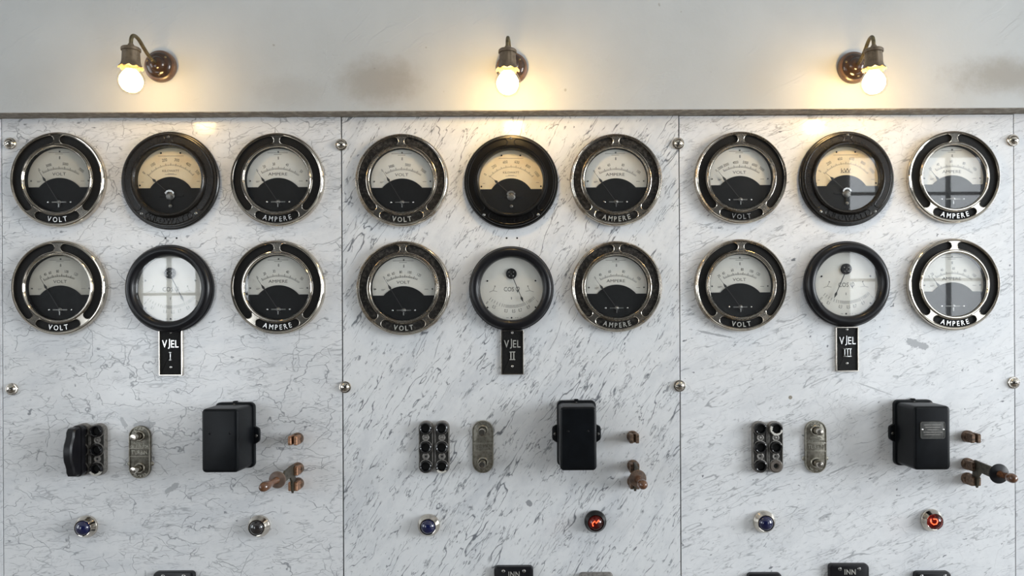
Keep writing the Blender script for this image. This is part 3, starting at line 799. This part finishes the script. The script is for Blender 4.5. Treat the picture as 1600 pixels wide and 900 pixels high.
# ------------------------------------------------------------------ relay boxes
def relay_box(px, py, label, plate=False):
    t = thing('relay_box', label, 'relay box', P(px, py, 0), 'black relay boxes')
    MB().prism(rrect(61, 102, 8), 0, 8, 2.0).build('back_flange', M['box'], t)
    out = rrect(56, 96, 6); o2 = rrect(54.5, 95, 6)
    m = MB(); rings = [[(x, z, 7.5) for x, z in out], [(x, z, 58) for x, z in o2], [(x, z, 60.6) for x, z in inset(o2, .7)], [(x, z, 62) for x, z in inset(o2, 2.4)], [(x, z, 62.4) for x, z in inset(o2, 4)]]
    m.rings(rings, True, True, True); body = m.build('cover', M['box'], t)
    for s in (-1, 1):
        e = MB().prism([(s * 29, 14), (s * 33, 12.5), (s * 37, 10), (s * 38, 7), (s * 38, -7), (s * 37, -10), (s * 33, -13), (s * 29, -15)], 1, 7.5, 1.2).build('ear', M['box'], t)
        screw(e, s * 33.5, -1, 7.4, 2.4, M['dull_steel'], 'ear_screw', 0.4)
    MB().ball(0, 47.5, 8, 1.7, 10, True).build('top_screw', M['dull_steel'], t)
    MB().prism(rrect(7, 4, 1.6, 0, 51), 1, 6, 0.8).build('hinge_lug', M['box'], t)
    if not plate:
        for x in (-15, 14.5):
            MB().ball(x, 11, 62.2, 1.9, 12, True, .7).build('rivet', M['box'], body)
    else:
        pl = MB().prism(rrect(36.5, 25.5, 3, 0, 12), 62, 63.6, 0.4).build('type_plate', M['dull_plate'], body)
        MB().rings([[(x, z, d) for x, z in o] for o, d in ((rrect(36.5, 25.5, 3, 0, 12), 63.4), (rrect(36, 25, 3, 0, 12), 64.2), (rrect(34.4, 23.4, 2.4, 0, 12), 64.2), (rrect(34, 23, 2.4, 0, 12), 63.4))]).build('plate_border', M['dull_plate'], body)
        for x in (-15.5, 15.5): MB().ball(x, 13, 63.6, 1.7, 10, True, .7).build('plate_rivet', M['silver'], body)
        m = MB()
        for i, (a, b) in enumerate(((-13, 13), (-11, 11), (-8, 9), (-14, 14), (-13, 12))): m.box(a, b, 19.4 - i * 3.6, 20.2 - i * 3.6, 63.6, 63.8)
        m.build('plate_print', M['cast'], body)
M['dull_plate'] = plain('dark_type_plate', (0.10, 0.10, 0.095), 0.45, 0.5, var=0.2)
relay_box(369.5, 679, 'black relay box on the left slab')
relay_box(900.5, 676, 'black relay box on the middle slab')
relay_box(1425, 675, 'black relay box with a riveted type plate on the right slab', True)

# ------------------------------------------------------------------ socket strips
def socket_strip(px, py, wd, ht, label, socks, bare=None):
    """px,py: centre of the front face in the photo (front stands 9 units proud)"""
    p = P(px, py, 9); t = thing('socket_strip', label, 'socket strip', (p.x, 0, p.z), 'three-hole socket strips')
    out = rrect(wd, ht, wd / 2 - .5, n=10); ins = inset(out, 1.6)
    MB().prism(out, 0, 7.2, 0.6).build('body', M['cast'], t)
    MB().rings([[(x, z, d) for x, z in o] for o, d in ((out, 6.6), (inset(out, .3), 9), (inset(out, 1.4), 9), (ins, 6.6))]).build('rim', M['cast'], t)
    MB().prism(inset(ins, .2), 7.0, 7.5).build('recess', M['cast_dark'], t)
    zs = (ht * 0.362, 0, -ht * 0.362)
    for z, kind in zip(zs, socks):
        if kind == 'bare':
            s = MB().lathe([(9.8, 7), (9.8, 10), (8.4, 11.4), (5, 11.2), (4, 9.6), (3.4, 7.6)], 28, 0, z).build('socket_ring', M['clay'], t)
        else:
            s = MB().lathe([(9.6, 7), (9.6, 11.6), (9.0, 13.6), (7.8, 14.4), (6.6, 13.6), (5.8, 11), (5.4, 7.6)], 28, 0, z).build('socket_ring', M['porcelain_black'], t)
        MB().lathe([(wd / 2 - 0.9, 7.2), (wd / 2 - 0.9, 8.8), (9.4, 9.2), (9.4, 7.2)], 32, 0, z).build('socket_seat', M['cast'], t)
        MB().lathe([(0.01, 7.7), (5.6 if kind != 'bare' else 3.8, 7.7)], 20, 0, z).build('socket_hole', M['dark_hole'], s)
        if isinstance(kind, tuple):
            a0, a1 = kind; n = 14; rng = random.Random(int(px))
            o1 = [((9.9 + rng.uniform(-.5, .2)) * math.cos(R(a0 + (a1 - a0) * i / n)), z + (9.9 + rng.uniform(-.5, .2)) * math.sin(R(a0 + (a1 - a0) * i / n))) for i in range(n + 1)]
            o2 = [((6.9 + rng.uniform(-.7, .9)) * math.cos(R(a1 + (a0 - a1) * i / n)), z + (6.9 + rng.uniform(-.7, .9)) * math.sin(R(a1 + (a0 - a1) * i / n))) for i in range(n + 1)]
            MB().prism(o1 + o2, 11, 14.7).build('chipped_edge', M['chip'], s)
    for i, z in enumerate((ht * 0.185, -ht * 0.175)):
        b = MB().lathe([(5.4, 7), (5.4, 8.8), (4.6, 9.2), (3.4, 9.0), (3.0, 8.0)], 22, 0, z, cap1=True).build('boss', M['cast'], t)
        MB().lathe([(0.01, 8.3), (1.7, 8.3)], 12, 0, z).build('boss_hole', M['dark_hole'], b) if i else MB().ball(0, z, 7.9, 2.6, 12, True, .4).build('boss_screw', M['cast'], b)
K = ('full', 'full', 'full')
socket_strip(127.5, 703, 23.5, 81, 'left socket strip of the left slab, behind the black plug', K)
socket_strip(151.5, 703, 23.5, 81, 'right socket strip of the left slab, chipped at the bottom hole', ('full', 'full', (205, 335)))
socket_strip(665.2, 699, 22.5, 81, 'left one of the two socket strips on the middle slab', K)
socket_strip(690.5, 699, 22.5, 81.5, 'right one of the two socket strips on the middle slab', ('full', 'full', (215, 320)))
socket_strip(1188, 699, 23, 80, 'left one of the two socket strips on the right slab', K)
socket_strip(1212.2, 699, 23, 80, 'right socket strip of the right slab with a bare brown hole', ((150, 350), 'full', 'bare'))

def plug():
    p = P(127.5, 703, 9)
    t = thing('plug_handle', 'black plug with a bulging grip in the left socket strip', 'plug', (p.x, 0, p.z))
    MB().prism(rrect(19, 79, 9), 14.6, 22, 2.0).build('plug_base', M['bakelite'], t)
    out = [(20, -37), (29, -37.5), (35, -36), (38, -31), (38.5, -25), (41, -19), (44, -13), (45.5, -5), (45.5, 5), (44, 13), (41, 19), (38.5, 25), (38, 31), (35, 36), (29, 37.5), (20, 37)]
    MB().prism_x(out, -7.5, 6.0, 2.2).build('grip', M['bakelite'], t)
plug()

# ------------------------------------------------------------------ push-button plates
def button_plate(px, py, wd, ht, label, mat, nubs):
    t = thing('button_plate', label, 'button plate', P(px, py, 3), 'raise and lower button plates'); t.location.y = 0
    out = rrect(wd, ht, wd / 2 - .3, n=12)
    MB().prism(out, 0, 3.4, 0.4).build('plate', M['plate'] if mat is M['plate_light'] else M['plate_dark'], t)
    MB().rings([[(x, z, d) for x, z in o] for o, d in ((out, 3), (inset(out, .4), 5), (inset(out, 1.5), 5), (inset(out, 1.9), 3.2))]).build('rim', mat, t)
    hw = wd / 2 - 1.2
    for z in (6.0, -6.6): MB().box(-hw, hw, z - .7, z + .7, 3, 4.8, 0.3).build('divider', mat, t)
    M_l = M['plate_light']
    m = MB().arc_text('\u00d6KAR', 5.4, 11.6, R(90), 3.2, 0, 25.5, False, 1.2, 0.16, 0.8)
    m.arc_text('PERIODTAL', 3.9, 14.0, R(270), 3.2, 0, 25.5, True, 1.0, 0.1, 0.62)
    m.text('GENERATOR', 3.8, 0, 8.9, 3.2, 0, 1.0, 0.95)
    m.text('TURBIN', 6.4, 0, -0.3, 3.2, 0, 1.2, 0.8)
    m.arc_text('MINSKAR', 5.4, 12.4, R(270), 3.2, 0, -25.5, True, 1.2, 0.14, 0.72)
    m.build('lettering', M_l, t)['kind'] = 'stuff'
    for z in (25.5, -24.5):
        b = MB().lathe([(8.4, 3), (8.4, 5.2), (7.4, 6.2), (6.2, 6.2), (6.0, 4)], 28, 0, z).build('collar', mat, t)
        MB().lathe([(6.4, 4.2), (5.0, 4.2)], 24, 0, z).build('collar_gap', M['cast_dark'], b)
        MB().lathe([(5.2, 3.5), (5.2, 23), (4.6, 24.2), (0.01, 24.4)], 24, 0, z).build('push_button', M['nickel_mid'], t)
    if nubs:
        for s in (-1, 1): MB().ball(s * (wd / 2 + .5), -18.5, 0.5, 3.6, 12, True, .6).build('fixing_nut', M['plate_light'], t)
button_plate(218.5, 706.5, 33.5, 82, 'oval metal button plate on the left slab', M['plate'], True)
button_plate(754.5, 698, 33, 82, 'oval metal button plate on the middle slab', M['plate_light'], False)
button_plate(1274.5, 698, 33.5, 82, 'oval metal button plate on the right slab', M['plate_light'], True)

# ------------------------------------------------------------------ knife switches
def knife_switch(px_top, py_top, px, py1, py2, label, cop, disc_mat, disc_r, lean):
    """studs seen at the photo pixels; the lever stands straight out of the board, hinged at the upper of the lower two studs"""
    base = P(px, py1, 14)
    t = thing('knife_switch', label, 'switch', (base.x, 0, base.z), 'knife switches')
    pts = [P(px_top, py_top, 14) , P(px, py1, 14), P(px, py2, 14)]
    for i, p in enumerate(pts):
        x, z = (p.x - base.x) / S, (p.z - base.z) / S
        st = MB().lathe([(9.2, 0), (9.2, 6), (8.2, 8), (0.01, 8)], 24, x, z).build('stud', cop[1], t)
        MB().lathe([(7.4, 7.5), (7.4, 14), (6.8, 15), (0.01, 15)], 6, x, z).build('hex_nut', cop[1], st)
        for s in (-1, 1):           # two spring jaws
            y0, y1 = (2.0, 7.0) if s > 0 else (-7.0, -2.0)
            MB().prism_x([(8, z - 7), (25, z - 7), (27, z - 5.5), (27, z + 5.5), (25, z + 7), (8, z + 7)], x + y0, x + y1, 0.6).build('jaw', cop[0], st)
    z2 = (pts[2].z - base.z) / S
    out = [(14, 4), (22, 5.5), (23, 10), (64, 8), (68, 3), (67, -5), (64, -8), (40, -6.5), (33, -14), (31, z2 - 4), (28, z2 - 9), (24, z2 - 5), (20, z2 - 8), (15, z2 - 4), (18, -9), (14, -6)]
    bl = MB().prism_x(out, -1.7, 1.7, 0.3).build('blade', M['blade'], t)
    (ux, uz), (tx, tz) = lean            # where guard disc and handle end stand off the straight line
    def bend(m):
        v2 = []
        for x, z, d in m.v:
            k = (d - 86) / 30.0
            if d < 86: k2 = max(0, (d - 50) / 36.0); v2.append((x + ux * k2, z + uz * k2, d))
            else: v2.append((x + ux + (tx - ux) * k, z + uz + (tz - uz) * k, d))
        m.v = v2; return m
    bend(MB().tube([(0, 0, 58), (0, 0, 68), (0, 0, 78), (0, 0, 86)], 3.2, 12)).build('ferrule', M['blade'], bl)
    bend(MB().lathe([(0.01, 82.5), (disc_r - 1, 82.5), (disc_r, 84), (disc_r - .6, 85.4), (disc_r * .5, 87), (4, 87.4)], 36)).build('guard_disc', disc_mat, t)
    prof = [(4.8, 86), (5.4, 88), (4.6, 91), (4.4, 96), (5.0, 102), (6.2, 108), (7.0, 113), (6.9, 117), (5.6, 120.4), (3, 122.4), (0.01, 123)]
    bend(MB().lathe(prof, 28)).build('handle', M['wood'], t)
knife_switch(461, 687, 461.5, 734, 758, 'copper knife switch on the left slab, handle pointing left', (M['copper'], M['copper_dark']), plain('brown_guard', (0.13, 0.09, 0.07), 0.3, var=0.2), 12.5, ((-4, -1), (-11, -4)))
knife_switch(990, 684, 990.5, 730, 755, 'knife switch on the middle slab, handle pointing at the viewer', (M['copper_dark'], M['copper_dark']), plain('rusty_guard', (0.12, 0.075, 0.05), 0.5, scale=200, col2=(0.06, 0.04, 0.03)), 12.5, ((-3, -3), (0, -5)))
knife_switch(1518.5, 683.5, 1518.5, 727, 750, 'knife switch with black guard disc on the right slab, handle pointing right', (M['copper_dark'], M['copper_dark']), M['bakelite'], 14.5, ((0, 1), (0, 1)))

# ------------------------------------------------------------------ pilot lamps
def pilot_lamp(px, py, kind, label, bezel):
    t = thing('pilot_lamp', label, 'pilot lamp', P(px, py, 6), 'pilot lamps'); t.location.y = 0
    MB().lathe([(16.5, 0), (17.2, 1), (17.2, 4), (16.8, 5.2), (16.0, 6.2), (13.2, 12.5), (12.6, 13.4), (11.8, 13.2), (11.4, 12.2), (11.2, 6)], 48, cap0=True).build('bezel', bezel, t)
    prof = [(11.3, 10.5)]
    for i in range(9):
        a = PI / 2 * i / 8; prof.append((max(11.2 * math.cos(a), .01), 11.5 + 8.4 * math.sin(a)))
    mat = {'blue': M['blue_glass'], 'smoke': M['smoke_glass'], 'red': M['red_glass']}[kind]
    MB().lathe(prof, 36).build('lens', mat, t)
    if kind == 'red':
        MB().lathe([(0.01, 7), (11, 7)], 28).build('interior', M['red_back'], t)
        if px < 1200: pth = [(-4, -5.5, 16), (-5.2, -1, 17), (-1.5, 2.8, 18), (0.6, -0.5, 18), (4.8, 4.0, 17), (5.6, 1.2, 16)]
        else: pth = [(-4.8, 3.6, 16), (-5.2, -1.5, 17), (-2, -4.4, 18), (2.6, -3.8, 18), (4.6, 0.4, 18), (3.4, 3.6, 17), (-1.2, 3.4, 16)]
        MB().tube([(x, z, d - 6) for x, z, d in pth], 0.75, 8).build('filament', M['filament'], t)
pilot_lamp(133, 823.5, 'blue', 'blue pilot lamp on the left slab', M['nickel'])
pilot_lamp(403.5, 823, 'smoke', 'unlit dark pilot lamp on the left slab', M['nickel'])
pilot_lamp(669.5, 821.5, 'blue', 'blue pilot lamp on the middle slab', M['nickel_mid'])
pilot_lamp(930.5, 815.5, 'red', 'glowing red pilot lamp with a black rim on the middle slab', M['black'])
pilot_lamp(1195, 816, 'blue', 'blue pilot lamp on the right slab', M['nickel'])
pilot_lamp(1457.5, 813.5, 'red', 'glowing red pilot lamp with a nickel rim on the right slab', M['nickel'])

# ------------------------------------------------------------------ switch plates at the picture's lower edge
def lower_plate(px, top, wd, text, sx_, label, mat, screws=True, zs=-7):
    ht = 64
    p = P(px, top, 9); t = thing('switch_plate', label, 'switch plate', (p.x, 0, p.z - ht / 2 * S), 'switch plates at the lower edge')
    out = rrect(wd, ht, 6)
    MB().prism(out, 0, 9, 2.2).build('plate', mat, t)
    if screws:
        for s in (-1, 1): screw(t, s * sx_, ht / 2 + zs, 8.8, 2.9, M['steel'], 'plate_screw', 0.5)
    if text: MB().line_text(text, 8.4, 0.6, ht / 2 - 11.5, 8.8, 0.8, 0.2, 0.85).letters(1, M['letter_metal'], t)
lower_plate(802.5, 885.5, 61, 'INN', 16, 'black switch plate reading INN at the bottom of the middle slab', M['bakelite'])
lower_plate(1327.5, 882, 61.5, 'INN', 15, 'black switch plate reading INN at the bottom of the right slab', M['bakelite'])
lower_plate(270.5, 894, 63, None, 16, 'black switch plate just visible at the bottom of the left slab', M['bakelite'], True, -6)
lower_plate(931.5, 896.5, 53, None, 16, 'grey plate top at the lower edge under the black-rimmed red lamp', M['cast'], False)
lower_plate(1195.5, 896.5, 53, None, 16, 'dark plate top at the lower edge under the right blue lamp', M['bakelite'], False)
lower_plate(1458.5, 894, 56, None, 18, 'dark plate top at the lower edge under the nickel-rimmed red lamp', M['bakelite'], True, -6)

# ------------------------------------------------------------------ wall lamps
def sconce(px, py, label, power, lean):
    """px,py: centre of the rosette on the plaster (30 units proud)"""
    p = P(px, py, WALL_D)
    t = thing('wall_lamp', label, 'lamp', (p.x, -WALL_D * S, p.z), 'bare bulb wall lamps')
    MB().lathe([(23, 0), (24, 1.5), (24, 5), (22.8, 8), (20.5, 9.4), (18.5, 9.4)], 48, cap0=True, cap1=True).build('wood_rosette', M['wood_rose'], t)
    rs = MB().lathe([(19.5, 9), (19.5, 10.5), (18.6, 12.6), (15.5, 14.8), (12, 15.6), (11, 17.8), (8.5, 20), (5, 21), (0.01, 21.2)], 40).build('cover_dome', M['brown_glaze'], t)
    for a in (40, 160, 280): MB().ball(16 * math.cos(R(a)), 16 * math.sin(R(a)), 14.2, 1.9, 10, True, .6).build('rosette_screw', M['brass'], rs)
    # gooseneck: out, up and over, in units (x, z, d)
    key = [(0, 0, 18), (0, 1, 28), (0, 4, 40), (0, 10, 53), (0, 15.5, 63), (0, 18.5, 71), (0, 18.6, 79), (0, 15.5, 85), (0, 9, 88), (0, 0, 88.5)]
    pts = []
    for i in range(len(key) - 1):
        p0, p1, p2, p3 = key[max(i - 1, 0)], key[i], key[i + 1], key[min(i + 2, len(key) - 1)]
        for q in range(5):
            u = q / 5.0
            pts.append(tuple(0.5 * (2 * b + (c - a) * u + (2 * a - 5 * b + 4 * c - e) * u * u + (3 * b - a - 3 * c + e) * u ** 3) for a, b, c, e in zip(p0, p1, p2, p3)))
    pts.append(key[-1]); pts = [(x + lean * max(0, (d - 20)) / 68.0, z, d) for x, z, d in pts]
    MB().tube(pts, 2.7, 12).build('gooseneck_arm', M['brass'], t)
    ax, ad = lean, 88.5
    so = MB().lathe_v([(3.2, 4), (4.6, 1.5), (4.8, -0.5), (11.8, -1.6), (13.0, -3.0), (13.0, -6.2), (12.0, -7.0)], 32, ax, ad, True, True).build('socket_cap', M['socket'], t)
    def fl(i, a, r, z):
        k = abs(math.sin(a * 5))
        if i <= 2: return r * (0.96 + 0.05 * k), z
        return r * (0.95 + 0.07 * k), z - (2.6 * k if i == 4 else 1.0 * k if i == 3 else 0)
    MB().lathe_v([(11.4, -6.5), (11.8, -14), (12.2, -21), (13.4, -25), (16.6, -28.5)], 80, ax, ad, flute=fl).build('scalloped_shade', M['socket'], t)
    MB().lathe_v([(9.5, -18), (9.5, -27)], 24, ax, ad, True, True).build('lamp_holder', M['brass'], t)
    bp = [(8.6, -25), (9.2, -29), (11.5, -33), (15, -38), (17.6, -43.5), (18.4, -49), (17.4, -55), (14.6, -60.5), (10.4, -64.6), (5.4, -66.9), (0.01, -67.5)]
    MB().lathe_v(bp, 36, ax, ad).build('bulb_glass', M['bulb_glass'], t)
    core = [(0.01, -31), (7, -33), (11.5, -38), (14.8, -44), (15.6, -49), (14.6, -54), (11.4, -59.4), (6.8, -62.6), (0.01, -63.6)]
    MB().lathe_v(core, 32, ax, ad).build('glowing_bulb', emit('lamp_glow', (1.0, 0.67, 0.28), power), t)
sconce(253, 105, 'bent-neck wall lamp with bare lit bulb above the left slab', 48, 0)
sconce(800, 108, 'wall lamp with bare lit bulb above the middle slab', 86, -3)
sconce(1332, 107, 'bent-neck wall lamp with bare lit bulb above the right slab', 80, -6)
